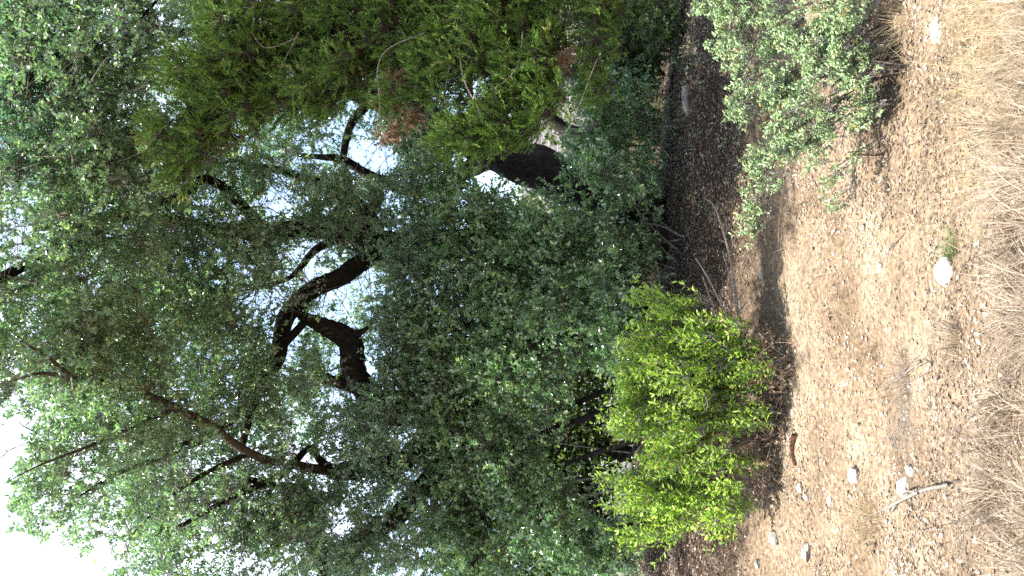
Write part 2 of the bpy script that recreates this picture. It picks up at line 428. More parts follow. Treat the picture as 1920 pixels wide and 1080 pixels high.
def foliage(root, blobs, skel, mat, nclu=13, grad=.42, nleaf=26, L=(.034, .056), aspect=.5, twig=.26, hexa=False, gaps=GAPS,
            leaf_name='crown', twmat=None, updown=.35, star=False, maxbr=3.0, brr=.012, feather=False, dens=1.0, tdir=(0, 0, 0), thin=1.0):
    G = groups_in([(*b_[:5], b_[5] * thin, int(b_[6] * dens)) for b_ in blobs])
    G = G[G[:, 2] > zg(G[:, 0], G[:, 1]) + .1]
    G = G[keep(G, gaps)]
    wood = Bag()
    if skel is not None and len(skel):
        S = skel
        for g in G:
            dd = np.linalg.norm(S[:, :3] - g, axis=1) + np.maximum(S[:, 2] - g[2], 0) * .8
            j = int(np.argmin(dd)); a = S[j, :3]; ln = np.linalg.norm(g - a)
            if ln < .05: continue
            r0 = min(S[j, 3] * .6, brr * (0.6 + ln * .3), .013)
            n1 = R.normal(size=3) * ln * .10; n2 = R.normal(size=3) * ln * .08
            pts = [a, a + (g - a) * .33 + n1 + [0, 0, ln * .05], a + (g - a) * .68 + n2 + [0, 0, ln * .05], g]
            pts = spline(pts, 3)
            tube(wood, pts, np.linspace(r0, .0035, len(pts)), 5 if r0 > .008 else 4)
    M = len(G) * nclu
    C = np.repeat(G, nclu, 0)
    off = rnd_dir(M) * (R.random((M, 1)) ** .5) * grad * [1, 1, .75]
    out = unit(off + [0, 0, .15])
    B0 = C + off * .55; tl = R.uniform(.6, 1.25, (M, 1)) * twig
    td = unit(out * (.5 if any(tdir) else 1) + R.normal(size=(M, 3)) * (.3 if any(tdir) else .45) + np.array(tdir))
    B1 = B0 + td * tl
    k = keep((B0 + B1) / 2, gaps); C, B0, B1, td, tl = C[k], B0[k], B1[k], td[k], tl[k]; M = len(C)
    k = B1[:, 2] > zg(B1[:, 0], B1[:, 1]) + .01; C, B0, B1, td, tl = C[k], B0[k], B1[k], td[k], tl[k]; M = len(C)
    mid = (C + B0) / 2 + R.normal(size=(M, 3)) * .015
    twigs(wood, C, mid, B0, .0035, .0026); twigs(wood, B0, (B0 + B1) / 2 + R.normal(size=(M, 3)) * .008, B1, .0026, .0012)
    wood.build('branchwork', twmat or M_twig, root, stuff=True)
    s = R.uniform(.05, 1.0, (M, nleaf)); 
    if star: s = s ** .35
    pos = B0[:, None] + (B1 - B0)[:, None] * s[..., None]
    pos = pos.reshape(-1, 3); N = len(pos); T = np.repeat(td, nleaf, 0)
    rad = rnd_dir(N); rad = unit(rad - T * np.sum(rad * T, 1, keepdims=True))
    if feather:
        side = unit(np.cross(T, np.repeat(rnd_dir(M), nleaf, 0)))
        d = unit(T * 1.1 + side * R.choice([-1, 1], (N, 1)) * .75 + R.normal(size=(N, 3)) * .3)
        nn = rnd_dir(N)
    else:
        d = unit(T * (.35 if star else .55) + rad + [0, 0, updown * .3] + R.normal(size=(N, 3)) * .2)
        nn = unit(rnd_dir(N) * .75 + [0, 0, 1.0 * updown + .35] + (CAM - pos) / 40)
    if gaps is GAPS:
        kk = keep(pos, [(a, b, c * .85, e * .85, f * .6) for a, b, c, e, f in GAPS])
        pos, d, nn = pos[kk], d[kk], nn[kk]; N = len(pos); ci = np.repeat(np.arange(M), nleaf)[kk]
    else: ci = np.repeat(np.arange(M), nleaf)
    Ln = R.uniform(*L, N)
    tn = np.clip(np.repeat(R.normal(.5, .17, M + 1), 1)[ci] + R.normal(0, .2, N), 0, .97)
    if feather:
        gb = np.repeat(R.random(len(G)) < .07, nclu) if False else (vnoise(pos[:, 0] * 4 + 5, pos[:, 2] * 4) > .40)
        tn[gb] = R.uniform(.93, 1, gb.sum())
    y = R.random(N) < .012; tn[y] = 1.0
    bg_ = Bag(); leaves(bg_, pos, d, nn, Ln, Ln * aspect * R.uniform(.85, 1.15, N), hexa, .14, tn)
    o = bg_.build(leaf_name, mat, root, stuff=True)
    
    return o

def limb(root, name, pts, mat=None, sides=12, rough=.18, k=7, ground=False, wob=1.0):
    """pts rows: tx, ty, depth, radius in metres"""
    W = np.array([[*P(a, b, c), r] for a, b, c, r in pts])
    if ground: W[0, 2] = zg(W[0, 0], W[0, 1]) - .15
    S = spline(W, k); S[:, 3] = np.maximum(S[:, 3], .003)
    if wob:
        for i in range(1, len(S) - 1):
            v = mnoise.noise_vector(Vector(S[i, :3]) * 2.2)
            S[i, :3] += np.array(v) * S[i, 3] * .35 * wob
    b = Bag(); tube(b, S[:, :3], S[:, 3], sides, rough)
    b.build(name, mat or M_bark, root, smooth=sides > 8)
    return S

def tree(name, label, cat, group, base, limbs, mat_bark=None):
    p = P(*base); root = empty(name, (p[0], p[1], float(zg(p[0], p[1]))), label, cat, group)
    sk = []
    for i, l in enumerate(limbs):
        sk.append(limb(root, 'trunk' if i == 0 else 'limb', l, mat_bark, sides=16 if l[0][3] > .1 else 9, ground=i == 0))
    return root, np.concatenate(sk)

OG = 'live oaks behind the clearing'
BULGE = 2.7
# main oak: thick trunk leaning to the right (towards the top of the turned picture)
rA, sA = tree('live_oak', 'largest dark live oak, thick trunk leaning to the right behind the juniper', 'tree', OG, (1250, 430, 13),
  [[(1250, 440, 12.5, .42), (1200, 408, 12.5, .33), (1120, 368, 12.5, .29), (1020, 325, 12.5, .30), (930, 292, 12.5, .27), (840, 250, 12.4, .21), (740, 205, 12.5, .17), (650, 165, 12.3, .13), (520, 110, 12, .08), (350, 60, 11.5, .045), (150, 40, 11, .015)],
   [(860, 262, 12.6, .17), (800, 205, 12.2, .13), (760, 160, 12, .11), (690, 110, 11.8, .09), (560, 20, 11.5, .05)],
   [(930, 292, 12.7, .16), (860, 330, 12.9, .12), (780, 360, 13, .09), (700, 330, 12.6, .07), (640, 300, 12.2, .055), (560, 290, 12, .03)],
   [(700, 185, 12.4, .075), (662, 225, 12.2, .06), (645, 290, 12, .05), (650, 350, 11.8, .04), (620, 420, 11.5, .03)],
   [(520, 110, 12, .07), (380, 230, 11.2, .06), (230, 330, 10.5, .045), (100, 400, 10, .02)],
   [(350, 60, 11.5, .035), (200, 130, 10.8, .025), (80, 240, 10.2, .016), (0, 330, 9.8, .007)]])
foliage(rA, [(150, 150, 9.6, 240, 230, 1.3, 120), (420, 140, 11.3, 220, 200, 1.4, 85), (640, 120, 12.2, 170, 170, 1.2, 55), (720, 240, 13.2, 120, 120, .9, 32), (560, 230, 12.6, 110, 90, .7, 20), (480, 330, 12, 90, 80, .6, 14), (760, 300, 13.4, 80, 60, .5, 14), (800, 160, 13, 90, 90, .8, 18), (800, 290, 12.9, 60, 60, .5, 16), (770, 215, 11.8, 60, 50, .4, 14), (660, 330, 13, 60, 60, .5, 10), (320, 330, 10.8, 260, 150, 1.4, 90),
             (-240, 200, 9.6, 200, 420, .9, 40)], sA, M_oak, dens=1.0, thin=.8, brr=.007)
BULGE = 0.0
# oak behind to the right
rB, sB = tree('live_oak', 'slimmer dark live oak trunk forking in front of the olive wall', 'tree', OG, (1255, 235, 16),
  [[(1262, 250, 15, .25), (1210, 238, 15, .20), (1165, 212, 15, .19), (1135, 185, 15, .18), (1085, 150, 15, .15), (1000, 90, 15.6, .17), (880, 20, 15.3, .13), (700, -80, 15, .08), (450, -100, 14, .04)],
   [(1145, 195, 15, .10), (1118, 235, 15, .09), (1090, 247, 15, .10), (1050, 238, 15, .12), (1010, 195, 15, .12), (960, 130, 15, .10), (860, 90, 14.8, .07), (700, 30, 14.5, .03)],
   [(1000, 90, 15.6, .1), (850, 130, 15.2, .08), (700, 60, 14.8, .05), (560, 120, 14.5, .02)]])
foliage(rB, [(720, 40, 15, 260, 140, 1.5, 60), (450, -60, 14, 260, 200, 1.8, 50), (1050, -60, 15, 160, 110, 1.4, 25), (900, 60, 15, 140, 110, 1, 22)], sB, M_oak, gaps=GAPS + LOW_GAPS, nleaf=20, L=(.045, .065))
BULGE = 2.7
# centre oak: trunk hidden by the understorey, elbow limb in the sky gap
rC, sC = tree('live_oak', 'live oak with long bare elbow limb bent across the bright sky gap', 'tree', OG, (1245, 455, 12),
  [[(1248, 452, 12, .36), (1190, 450, 12, .28), (1080, 446, 12, .24), (920, 458, 11.9, .22), (800, 462, 11.7, .2), (712, 458, 11.5, .2), (660, 446, 11.4, .17), (600, 432, 11.3, .13), (500, 434, 11.2, .11), (380, 425, 11, .08), (250, 400, 10.7, .05), (80, 430, 10.4, .02)],
   [(716, 456, 11.5, .15), (690, 486, 11.4, .13), (640, 516, 11.2, .125), (585, 545, 11.1, .12), (545, 580, 11, .11), (528, 625, 10.9, .10), (518, 680, 10.8, .09), (480, 730, 10.6, .06), (420, 800, 10.3, .04), (300, 850, 10, .02)],
   [(712, 450, 11.5, .13), (690, 410, 11.5, .12), (650, 370, 11.4, .09), (560, 330, 11.2, .06), (430, 300, 11, .03)],
   [(500, 434, 11.2, .08), (400, 340, 10.8, .06), (330, 370, 10.6, .06), (230, 400, 10.3, .045), (120, 430, 10, .025)],
   [(250, 400, 10.7, .05), (0, 520, 10, .05), (-300, 650, 9.5, .035), (-500, 800, 9.4, .015)],
   [(640, 446, 11.4, .07), (590, 470, 11.2, .05), (545, 520, 11.1, .035), (480, 540, 11, .02)]])
foliage(rC, [(330, 560, 10.6, 230, 210, 1.3, 125), (330, 540, 11.2, 110, 90, .6, 16), (420, 600, 11.2, 100, 90, .6, 14), (200, 600, 11, 90, 90, .6, 12), (110, 500, 9.8, 190, 190, 1.2, 85), (560, 430, 11.3, 140, 150, 1.0, 50), (760, 400, 11.7, 110, 140, .8, 44), (620, 400, 10.8, 80, 60, .4, 12), (760, 520, 10.9, 60, 120, .4, 22), (480, 470, 10.6, 80, 60, .4, 12),
             (820, 560, 11.4, 110, 170, .9, 40), (650, 540, 12.6, 120, 150, .8, 30), (700, 380, 12.8, 90, 110, .8, 26), (540, 620, 11.2, 110, 130, .8, 26), (-200, 600, 9.6, 200, 300, .9, 44), (-420, 700, 9.4, 160, 300, .6, 14)], sC, M_oak, dens=1.0, thin=.8, brr=.007)
# left oak
rD, sD = tree('live_oak', 'live oak with twisted horizontal limbs and a brown upper branch reaching the sky', 'tree', OG, (1246, 590, 12.2),
  [[(1246, 590, 12.2, .26), (1120, 612, 12, .2), (990, 660, 11.8, .18), (860, 750, 11.5, .17), (750, 770, 11.1, .17), (690, 735, 11, .17), (666, 690, 11, .16), (655, 645, 11, .15), (625, 618, 10.9, .13), (594, 604, 10.8, .095), (566, 592, 10.8, .06), (540, 570, 10.8, .02)],
   [(664, 720, 11, .12), (628, 716, 11, .07), (612, 704, 11, .04)],
   [(655, 632, 11, .08), (680, 622, 10.9, .035), (700, 604, 10.8, .012)],
   [(860, 750, 11.5, .14), (760, 860, 11, .13), (660, 880, 10.9, .12), (628, 884, 10.8, .10), (600, 862, 10.7, .05), (580, 840, 10.6, .04), (530, 890, 10.4, .05), (440, 930, 10.2, .035), (330, 990, 9.9, .02)],
   [(860, 750, 11.5, .14), (800, 900, 11.2, .12), (700, 1000, 11, .12), (615, 1040, 10.9, .14), (592, 1000, 10.9, .13), (590, 950, 10.8, .11), (560, 920, 10.7, .06), (470, 900, 10.5, .04)],
   [(615, 1040, 10.9, .1), (600, 1090, 10.8, .08), (500, 1140, 10.5, .06), (300, 1160, 10, .03)],
   [(500, 1140, 10.5, .07), (150, 1250, 10, .07), (-200, 1300, 9.6, .055), (-450, 1500, 9.4, .025)], [(150, 1250, 10, .05), (-200, 1150, 9.6, .04), (-420, 950, 9.4, .02)],
   [(575, 600, 10.8, .05), (500, 690, 10.4, .055), (455, 830, 9.9, .04)]])
lb = limb(rD, 'limb', [(655, 881, 10.9, .07), (600, 880, 10.7, .062), (530, 868, 10.3, .056), (470, 850, 9.9, .05), (400, 800, 9.6, .042), (330, 765, 9.4, .04), (232, 725, 9.2, .036), (140, 712, 9, .028), (80, 700, 8.9, .016), (15, 716, 8.8, .007)], M_brown, 9, .12)
l2 = limb(rD, 'limb', [(140, 712, 9, .02), (90, 670, 8.9, .015), (40, 640, 8.8, .006)], M_brown, 8, .1)
l3 = limb(rD, 'limb', [(330, 765, 9.4, .02), (250, 800, 9.3, .018), (170, 835, 9.2, .015), (80, 870, 9.1, .008), (10, 905, 9, .003)], M_brown, 8, .1)
l4 = limb(rD, 'limb', [(380, 830, 9.8, .02), (240, 880, 9.6, .022), (190, 905, 9.5, .016), (150, 930, 9.4, .006)], M_brown, 8, .1)
l5 = limb(rD, 'limb', [(470, 850, 9.9, .03), (380, 890, 9.9, .025), (310, 940, 9.8, .015), (250, 1000, 9.7, .006)], M_bark, 8, .1)
sD = np.concatenate([sD, lb, l2, l3, l4, l5])
foliage(rD, [(190, 800, 9.7, 180, 220, 1.2, 105), (400, 800, 10.5, 200, 220, 1.2, 95), (370, 1010, 10.6, 200, 150, 1.2, 76), (500, 960, 11.3, 110, 100, .6, 14), (560, 760, 11.6, 90, 90, .5, 12), (600, 800, 11.2, 150, 200, .9, 42), (620, 1010, 11.2, 150, 140, .9, 36),
             (800, 760, 11.4, 130, 200, .8, 46), (820, 980, 11.3, 160, 150, .8, 46), (720, 870, 10.4, 110, 160, .5, 34), (700, 1030, 10.2, 110, 80, .4, 24), (560, 970, 10.3, 60, 60, .4, 10), (780, 660, 10.6, 80, 90, .4, 24), (740, 790, 10.3, 70, 50, .4, 12), (100, 660, 9.3, 110, 80, .7, 24), (300, 1300, 10.5, 330, 160, 1.6, 50), (-300, 1100, 9.8, 160, 300, .8, 26), (-150, 1450, 10, 240, 200, .9, 34)], sD, M_oak, dens=1.0, thin=.8, brr=.007)

BULGE = 0.0
# front spray of a near oak at the upper right: bigger shining leaves
rE, sE = tree('live_oak', 'near overhanging live oak with larger shining leaves at the upper right', 'tree', OG, (1290, -420, 8.5),
  [[(1300, -420, 8.5, 0.1320), (1100, -400, 8.5, 0.1045), (800, -330, 8.4, 0.0880), (500, -220, 8.2, 0.0660), (250, -80, 8, 0.0385), (100, 60, 7.8, 0.0220), (40, 220, 7.6, 0.0083)],
   [(330, -130, 8, 0.0275), (190, 20, 7.8, 0.0176), (110, 60, 7.7, 0.0143), (60, 90, 7.6, 0.0099), (20, 160, 7.5, 0.0044)],
   [(110, 60, 7.7, 0.0121), (75, 105, 7.6, 0.0099), (30, 100, 7.5, 0.0044)],
   [(500, -220, 8.2, 0.0330), (320, -30, 7.9, 0.0165), (200, 120, 7.7, 0.0110), (140, 260, 7.6, 0.0044)]])
foliage(rE, [(60, 130, 7.7, 130, 170, .7, 34), (190, 60, 7.9, 120, 110, .6, 22), (130, 280, 7.7, 80, 110, .5, 12), (-200, 0, 8, 180, 220, 1.2, 24), (300, -200, 8.4, 250, 120, 1, 20)], sE, M_oak_front,
        L=(.04, .062), hexa=True, nleaf=20)

# ------------------------------------------------------------------ juniper from the right edge
rJ, sJ = tree('juniper_tree', 'bright green feathery juniper with brown dead sprays reaching in from the right', 'tree', None, (1330, -170, 7.6),
  [[(1330, -170, 7.6, .17), (1150, -160, 7.6, .15), (900, -150, 7.6, .13), (650, -130, 7.6, .10), (420, -100, 7.5, .06), (250, -60, 7.4, .02)],
   [(880, -150, 7.6, .07), (800, -20, 7.3, .05), (700, 70, 7.1, .035), (600, 140, 7, .022), (500, 220, 6.9, .014), (400, 300, 6.8, .006)],
   [(960, -150, 7.6, .06), (900, 20, 7.3, .04), (880, 130, 7.1, .03), (890, 220, 7, .018), (930, 290, 6.9, .007)],
   [(1040, -150, 7.6, .05), (1010, -20, 7.3, .035), (980, 80, 7.2, .025), (1000, 160, 7.1, .01)],
   [(700, -130, 7.6, .05), (580, 0, 7.3, .04), (470, 90, 7.1, .03), (390, 140, 7, .014), (330, 190, 6.9, .006)],
   [(1130, -160, 7.6, .05), (1110, -30, 7.4, .03), (1120, 70, 7.2, .012)]], M_brown)
JG = GAPS + LOW_GAPS + [(870, 160, 46, 26, .15), (820, 215, 60, 20, .3), (740, 40, 30, 26, .5), (1080, 40, 30, 60, .3), (610, 60, 40, 20, .5)]
foliage(rJ, [(430, 140, 7, 130, 60, .4, 26), (520, 60, 7.2, 160, 80, .5, 40), (440, 200, 6.9, 90, 70, .3, 20), (350, 260, 6.8, 70, 50, .25, 10), (340, 320, 6.8, 30, 30, .15, 3), (700, 60, 7.3, 170, 90, .5, 44),
             (660, 150, 7, 80, 50, .3, 10), (850, 60, 7.3, 160, 90, .5, 40), (900, 190, 7, 110, 60, .3, 26), (880, 250, 6.9, 50, 34, .25, 9), (955, 250, 6.9, 45, 34, .2, 8), (960, 110, 7.1, 90, 70, .4, 22), (1010, 200, 7.0, 50, 60, .3, 10), (1110, 130, 7.2, 40, 50, .2, 7), (560, 170, 7.0, 90, 50, .3, 14), (780, 180, 6.9, 60, 26, .2, 5), (1080, 0, 7.3, 90, 60, .4, 16),
             (1065, 70, 7.2, 40, 60, .3, 9), (960, 0, 7.3, 90, 60, .4, 18), (760, 0, 7.3, 120, 50, .4, 20), (850, 130, 7.0, 70, 40, .3, 12), (780, 120, 7.2, 60, 60, .3, 10), (620, 60, 7.2, 80, 60, .3, 14), (1160, 60, 7.3, 40, 50, .3, 4), (650, -120, 7.5, 450, 110, .7, 60)],
        sJ, M_jun, dens=1.9, nclu=16, grad=.2, nleaf=48, L=(.024, .044), aspect=.17, twig=.17, gaps=JG, leaf_name='crown', twmat=M_brown, feather=True, brr=.008)
def dead_spray(blobs):
    G = groups_in(blobs); n = 13
    C = np.repeat(G, n, 0); M = len(C); td = unit(R.normal(size=(M, 3)) * .6 + [.1, 0, -.7]); B0 = C + rnd_dir(M) * .04; B1 = B0 + td * .11
    wd = Bag(); twigs(wd, B0, (B0 + B1) / 2, B1, .002, .001)
    k = 46; pos = (B0[:, None] + (B1 - B0)[:, None] * R.random((M, k, 1))).reshape(-1, 3); T = np.repeat(td, k, 0)
    leaves(wd, pos, unit(T + R.normal(size=pos.shape) * .5), rnd_dir(len(pos)), .03, .0055, False, .1)
    wd.build('dead_spray', M_dead, rJ, stuff=True)
dead_spray([(725, 195, 6.95, 10, 18, .06, 3), (760, 222, 6.95, 24, 8, .06, 3), (725, 248, 6.95, 10, 14, .06, 3), (755, 145, 6.95, 30, 10, .06, 2)])
dead_spray([(1040, 112, 6.95, 10, 14, .05, 3)])
for l in ([(800, 60, 6.9, .009), (730, 90, 6.85, .009), (708, 130, 6.8, .008), (712, 200, 6.8, .007), (703, 260, 6.8, .003)],
          [(980, 60, 6.9, .012), (975, 110, 6.85, .010), (950, 150, 6.8, .008), (900, 178, 6.8, .006), (880, 190, 6.8, .003)],
          [(860, 90, 6.8, .012), (870, 150, 6.75, .010), (895, 200, 6.7, .008), (905, 232, 6.7, .004)],
          [(900, 178, 6.8, .008), (902, 210, 6.8, .006), (915, 235, 6.8, .003)],
          [(845, 100, 6.8, .006), (838, 150, 6.8, .006), (830, 178, 6.8, .004), (818, 184, 6.8, .002)],
          [(560, 60, 6.8, .006), (520, 150, 6.8, .005), (560, 165, 6.8, .004), (590, 160, 6.8, .002)],
          [(1120, 110, 6.9, .005), (1060, 250, 6.8, .004), (1010, 225, 6.8, .003), (980, 200, 6.8, .002)],
          [(470, 60, 6.8, .005), (500, 90, 6.8, .004), (560, 70, 6.8, .002)]):
    limb(rJ, 'dry_twig', [(a, b_, c_, r_ * .55) for a, b_, c_, r_ in l], M_drytwig, 6, .1, 5)

# ------------------------------------------------------------------ understorey shrubs in front of the trunks
def bush(name, label, group, base, spread_, nst, blobs, mat, stem=M_twig, r=.013, **kw):
    """multi-stemmed shrub: base pixel on the ground, stems fan to the blobs"""
    p = P(*base); z0 = float(zg(p[0], p[1])); root = empty(name, (p[0], p[1], z0), label, 'shrub', group)
    sk = []
    tg = groups_in([(a, b, c, d * .7, e * .7, f * .7, nst) for a, b, c, d, e, f, n in blobs])
    R.shuffle(tg)
    for i in range(min(nst, len(tg))):
        t = tg[i]; a = np.array([p[0] + R.normal() * spread_, p[1] + R.normal() * spread_ * .6, 0]); a[2] = zg(a[0], a[1]) - .05
        q = [a, a + (t - a) * .3 + [0, 0, .12] + R.normal(size=3) * .04, a + (t - a) * .7 + [0, 0, .1] + R.normal(size=3) * .05, t]
        S = spline([[*v, rr] for v, rr in zip(q, (r, r * .75, r * .5, r * .2))], 6)
        b = Bag(); tube(b, S[:, :3], S[:, 3], 7, .12); b.build('stem', stem, root, smooth=True); sk.append(S)
    foliage(root, blobs, np.concatenate(sk), mat, **kw)
    return root, np.concatenate(sk)

UG = 'evergreen understorey shrubs under the oaks'
UK = dict(hexa=True, L=(.038, .066), nleaf=17, nclu=11, grad=.32, twig=.26, gaps=LOW_GAPS, brr=.008, leaf_name='foliage')
bush('understory_shrub', 'dark green understorey shrub in front of the thick leaning trunk', UG, (1225, 470, 11.05), .25, 9,
     [(900, 400, 11.05, 90, 60, .5, 34), (830, 330, 11.3, 60, 50, .4, 12), (1040, 450, 10.85, 110, 90, .5, 56), (1150, 370, 10.65, 60, 70, .4, 18), (1190, 440, 10.9, 50, 60, .4, 12), (930, 500, 10.95, 110, 70, .5, 46), (1120, 300, 10.65, 50, 60, .3, 12)], M_under, **UK)
bush('understory_shrub', 'tall grey green understorey shrub left of the leaning trunk, above the yellow green bush', UG, (1250, 620, 10.55), .3, 10,
     [(880, 620, 10.75, 120, 80, .5, 52), (1040, 590, 10.45, 110, 100, .5, 66), (1170, 560, 10.25, 60, 80, .4, 26), (820, 720, 10.85, 90, 70, .4, 26), (960, 690, 10.45, 100, 60, .4, 30), (1190, 480, 10.6, 50, 60, .4, 16), (1170, 640, 10.3, 60, 60, .4, 20), (780, 600, 11, 60, 60, .4, 14)], M_under, **UK)
bush('understory_shrub', 'broad leafy shrub over the thin slanting stems at the far left', UG, (1215, 880, 10.85), .3, 8,
     [(900, 820, 10.95, 120, 90, .5, 60), (860, 950, 11.05, 120, 80, .5, 46), (980, 900, 10.75, 90, 110, .4, 34), (930, 1040, 10.95, 140, 60, .5, 36), (1100, 1030, 10.85, 90, 60, .4, 30), (1040, 960, 10.6, 80, 60, .4, 18), (1180, 1000, 11.5, 50, 80, .4, 16), (1030, 760, 10.8, 60, 60, .4, 14)], M_under, **UK)
bush('understory_shrub', 'sparse dark shrub with long bare twigs in front of the olive wall', UG, (1262, 300, 12.0), .2, 8,
     [(1130, 240, 11.8, 70, 70, .5, 16), (1180, 320, 11.6, 50, 60, .4, 11), (1090, 290, 11.8, 40, 40, .3, 6), (1120, 180, 11.9, 50, 30, .3, 9), (1200, 200, 12.2, 50, 60, .4, 16), (1230, 320, 12.3, 30, 60, .3, 9)], M_under, **{**UK, 'gaps': [], 'nclu': 10})
bush('understory_shrub', 'low shady shrub below the juniper at the right edge', UG, (1275, 60, 12.5), .3, 9,
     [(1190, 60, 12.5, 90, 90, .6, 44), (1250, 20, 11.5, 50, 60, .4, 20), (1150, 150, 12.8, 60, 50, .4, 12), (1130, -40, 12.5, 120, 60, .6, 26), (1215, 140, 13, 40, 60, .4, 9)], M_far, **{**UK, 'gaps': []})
# slanting thin stems in the dark hollow
def stemtree(label, limbs, base):
    p = P(*base); root = empty('sapling', (p[0], p[1], float(zg(p[0], p[1]))), label, 'sapling', 'thin bare saplings in the dark hollow')
    for i, l in enumerate(limbs): limb(root, 'trunk' if i == 0 else 'limb', l, M_bark, 9, .12, 6, ground=i == 0)
stemtree('thick slanting dark sapling stem in the hollow above the yellow green bush', [[(1240, 745, 11.1, .06), (1160, 762, 11.1, .05), (1080, 790, 11.1, .045), (1010, 815, 11.1, .035), (960, 840, 11.1, .02)], [(1080, 790, 11.1, .03), (1055, 835, 11.1, .02), (1040, 860, 11.1, .01)]], (1240, 745, 11.1))
stemtree('upper short sapling stem slanting beside the pale leaf cluster in the hollow', [[(1240, 690, 11.5, .05), (1140, 730, 11.5, .042), (1060, 765, 11.5, .035), (1000, 785, 11.5, .02)]], (1240, 690, 11.5))
stemtree('forked sapling stem behind the middle of the yellow green bush', [[(1240, 800, 10.7, .05), (1200, 822, 10.7, .045), (1130, 845, 10.7, .035), (1060, 870, 10.7, .02)], [(1200, 822, 10.7, .04), (1180, 855, 10.7, .02), (1130, 885, 10.7, .01)]], (1240, 800, 10.7))
stemtree('thin nearly upright sapling stem at the far left of the hollow', [[(1235, 978, 11.0, .03), (1170, 985, 11.0, .022), (1090, 998, 11.0, .015), (1040, 1010, 11.0, .006)], [(1150, 988, 11.0, .015), (1110, 1030, 11.0, .008)]], (1235, 978, 11.0))

# ------------------------------------------------------------------ yellow green bush
yb = PG(1470, 720)
YD = float(yb[1])
yr, ysk = bush('bright_shrub', 'bright yellow green leafy bush lit by the sun at the shade edge', None, (1440, 760, YD), .22, 22,
     [(1275, 640, YD + .1, 50, 60, .3, 26), (1310, 740, YD, 80, 110, .4, 70), (1330, 820, YD - .1, 80, 60, .3, 22), (1230, 720, YD, 34, 70, .3, 14), (1290, 860, YD + .1, 70, 80, .4, 42), (1270, 950, YD + .1, 60, 60, .3, 26), (1370, 640, YD - .1, 70, 60, .3, 30), (1420, 760, YD, 50, 110, .35, 36),
      (1370, 920, YD, 60, 80, .3, 30), (1210, 790, YD, 40, 40, .25, 8), (1450, 680, YD - .1, 40, 50, .25, 14), (1290, 570, YD, 36, 26, .2, 7), (1210, 910, YD, 34, 50, .2, 7), (1225, 700, YD, 30, 40, .2, 6), (1245, 545, YD, 14, 10, .1, 2),
      (1478, 655, YD - .2, 20, 36, .12, 5), (1180, 760, YD, 12, 14, .1, 1), (1230, 1005, YD, 36, 20, .15, 5), (1450, 850, YD, 24, 50, .2, 7)],
     M_yel, stem=M_brown, r=.008, hexa=True, L=(.03, .062), nleaf=15, nclu=7, grad=.12, twig=.3, tdir=(-.2, 0, 1.1), gaps=[(1420, 900, 34, 26, .5), (1440, 800, 24, 30, .5), (1350, 800, 14, 24, .6), (1290, 760, 16, 20, .6), (1320, 900, 18, 14, .6), (1250, 850, 16, 20, .6)], aspect=.31, brr=.004, leaf_name='foliage', updown=.5)
# dead twigs and brown leaves in its skirt
G = groups_in([(1450, 700, YD - .1, 30, 80, .25, 44), (1440, 850, YD, 30, 90, .25, 44), (1340, 780, YD + .1, 60, 80, .2, 14)])
G = G[G[:, 2] > zg(G[:, 0], G[:, 1]) + .02]
td = unit(R.normal(size=(len(G) * 5, 3)) * .6 + [0, 0, .5]); A = np.repeat(G, 5, 0); B = A + td * R.uniform(.1, .3, (len(A), 1))
b = Bag(); twigs(b, A, (A + B) / 2 + R.normal(size=A.shape) * .01, B, .0022, .001)
pos = np.repeat(A, 6, 0) + np.repeat(B - A, 6, 0) * R.random((len(A) * 6, 1))
b.build('dead_twigs', M_drytwig, yr, stuff=True)
b = Bag(); leaves(b, pos, rnd_dir(len(pos)), rnd_dir(len(pos)), .036, .014, False, .2); b.build('withered_leaves', M_dead, yr, stuff=True)

# ------------------------------------------------------------------ grey green spiny shrub at right
gb = PG(1690, 130); GD = float(gb[1])
gr, gsk = bush('grey_shrub', 'pale grey green small leaved shrub spreading over the litter at the right', None, (1690, 110, GD), .22, 24,
     [(1440, 40, GD + .5, 90, 60, .3, 34), (1540, 60, GD + .2, 90, 80, .3, 50), (1460, 160, GD + .3, 55, 50, .2, 22), (1610, 130, GD, 70, 70, .25, 34), (1400, 110, GD + .4, 24, 30, .15, 5), (1520, 210, GD, 60, 60, .2, 20), (1480, 290, GD + .1, 30, 50, .15, 8),
      (1560, 260, GD, 30, 60, .15, 8), (1650, 220, GD - .1, 26, 70, .12, 12), (1665, 280, GD - .1, 16, 50, .1, 7), (1430, 390, GD + .4, 10, 60, .08, 5), (1440, 310, GD + .3, 12, 50, .08, 5), (1620, 20, GD, 90, 60, .3, 34), (1370, 0, GD + .6, 50, 50, .2, 16),
      (1680, 120, GD, 30, 70, .2, 16), (1400, 200, GD + .3, 14, 24, .1, 3), (1590, 330, GD, 20, 30, .1, 3), (1700, 190, GD, 16, 30, .1, 4), (1690, 60, GD, 40, 60, .2, 14), (1710, 150, GD - .1, 20, 50, .12, 6)],
     M_gry, stem=M_brown, r=.007, hexa=True, L=(.016, .034), nleaf=17, nclu=7, grad=.11, twig=.15, tdir=(-.7, -.1, .6), gaps=[(1600, 270, 30, 30, .2), (1500, 330, 30, 30, .3), (1560, 160, 30, 20, .5), (1470, 110, 20, 20, .5)], aspect=.33, star=True, brr=.003, leaf_name='foliage')

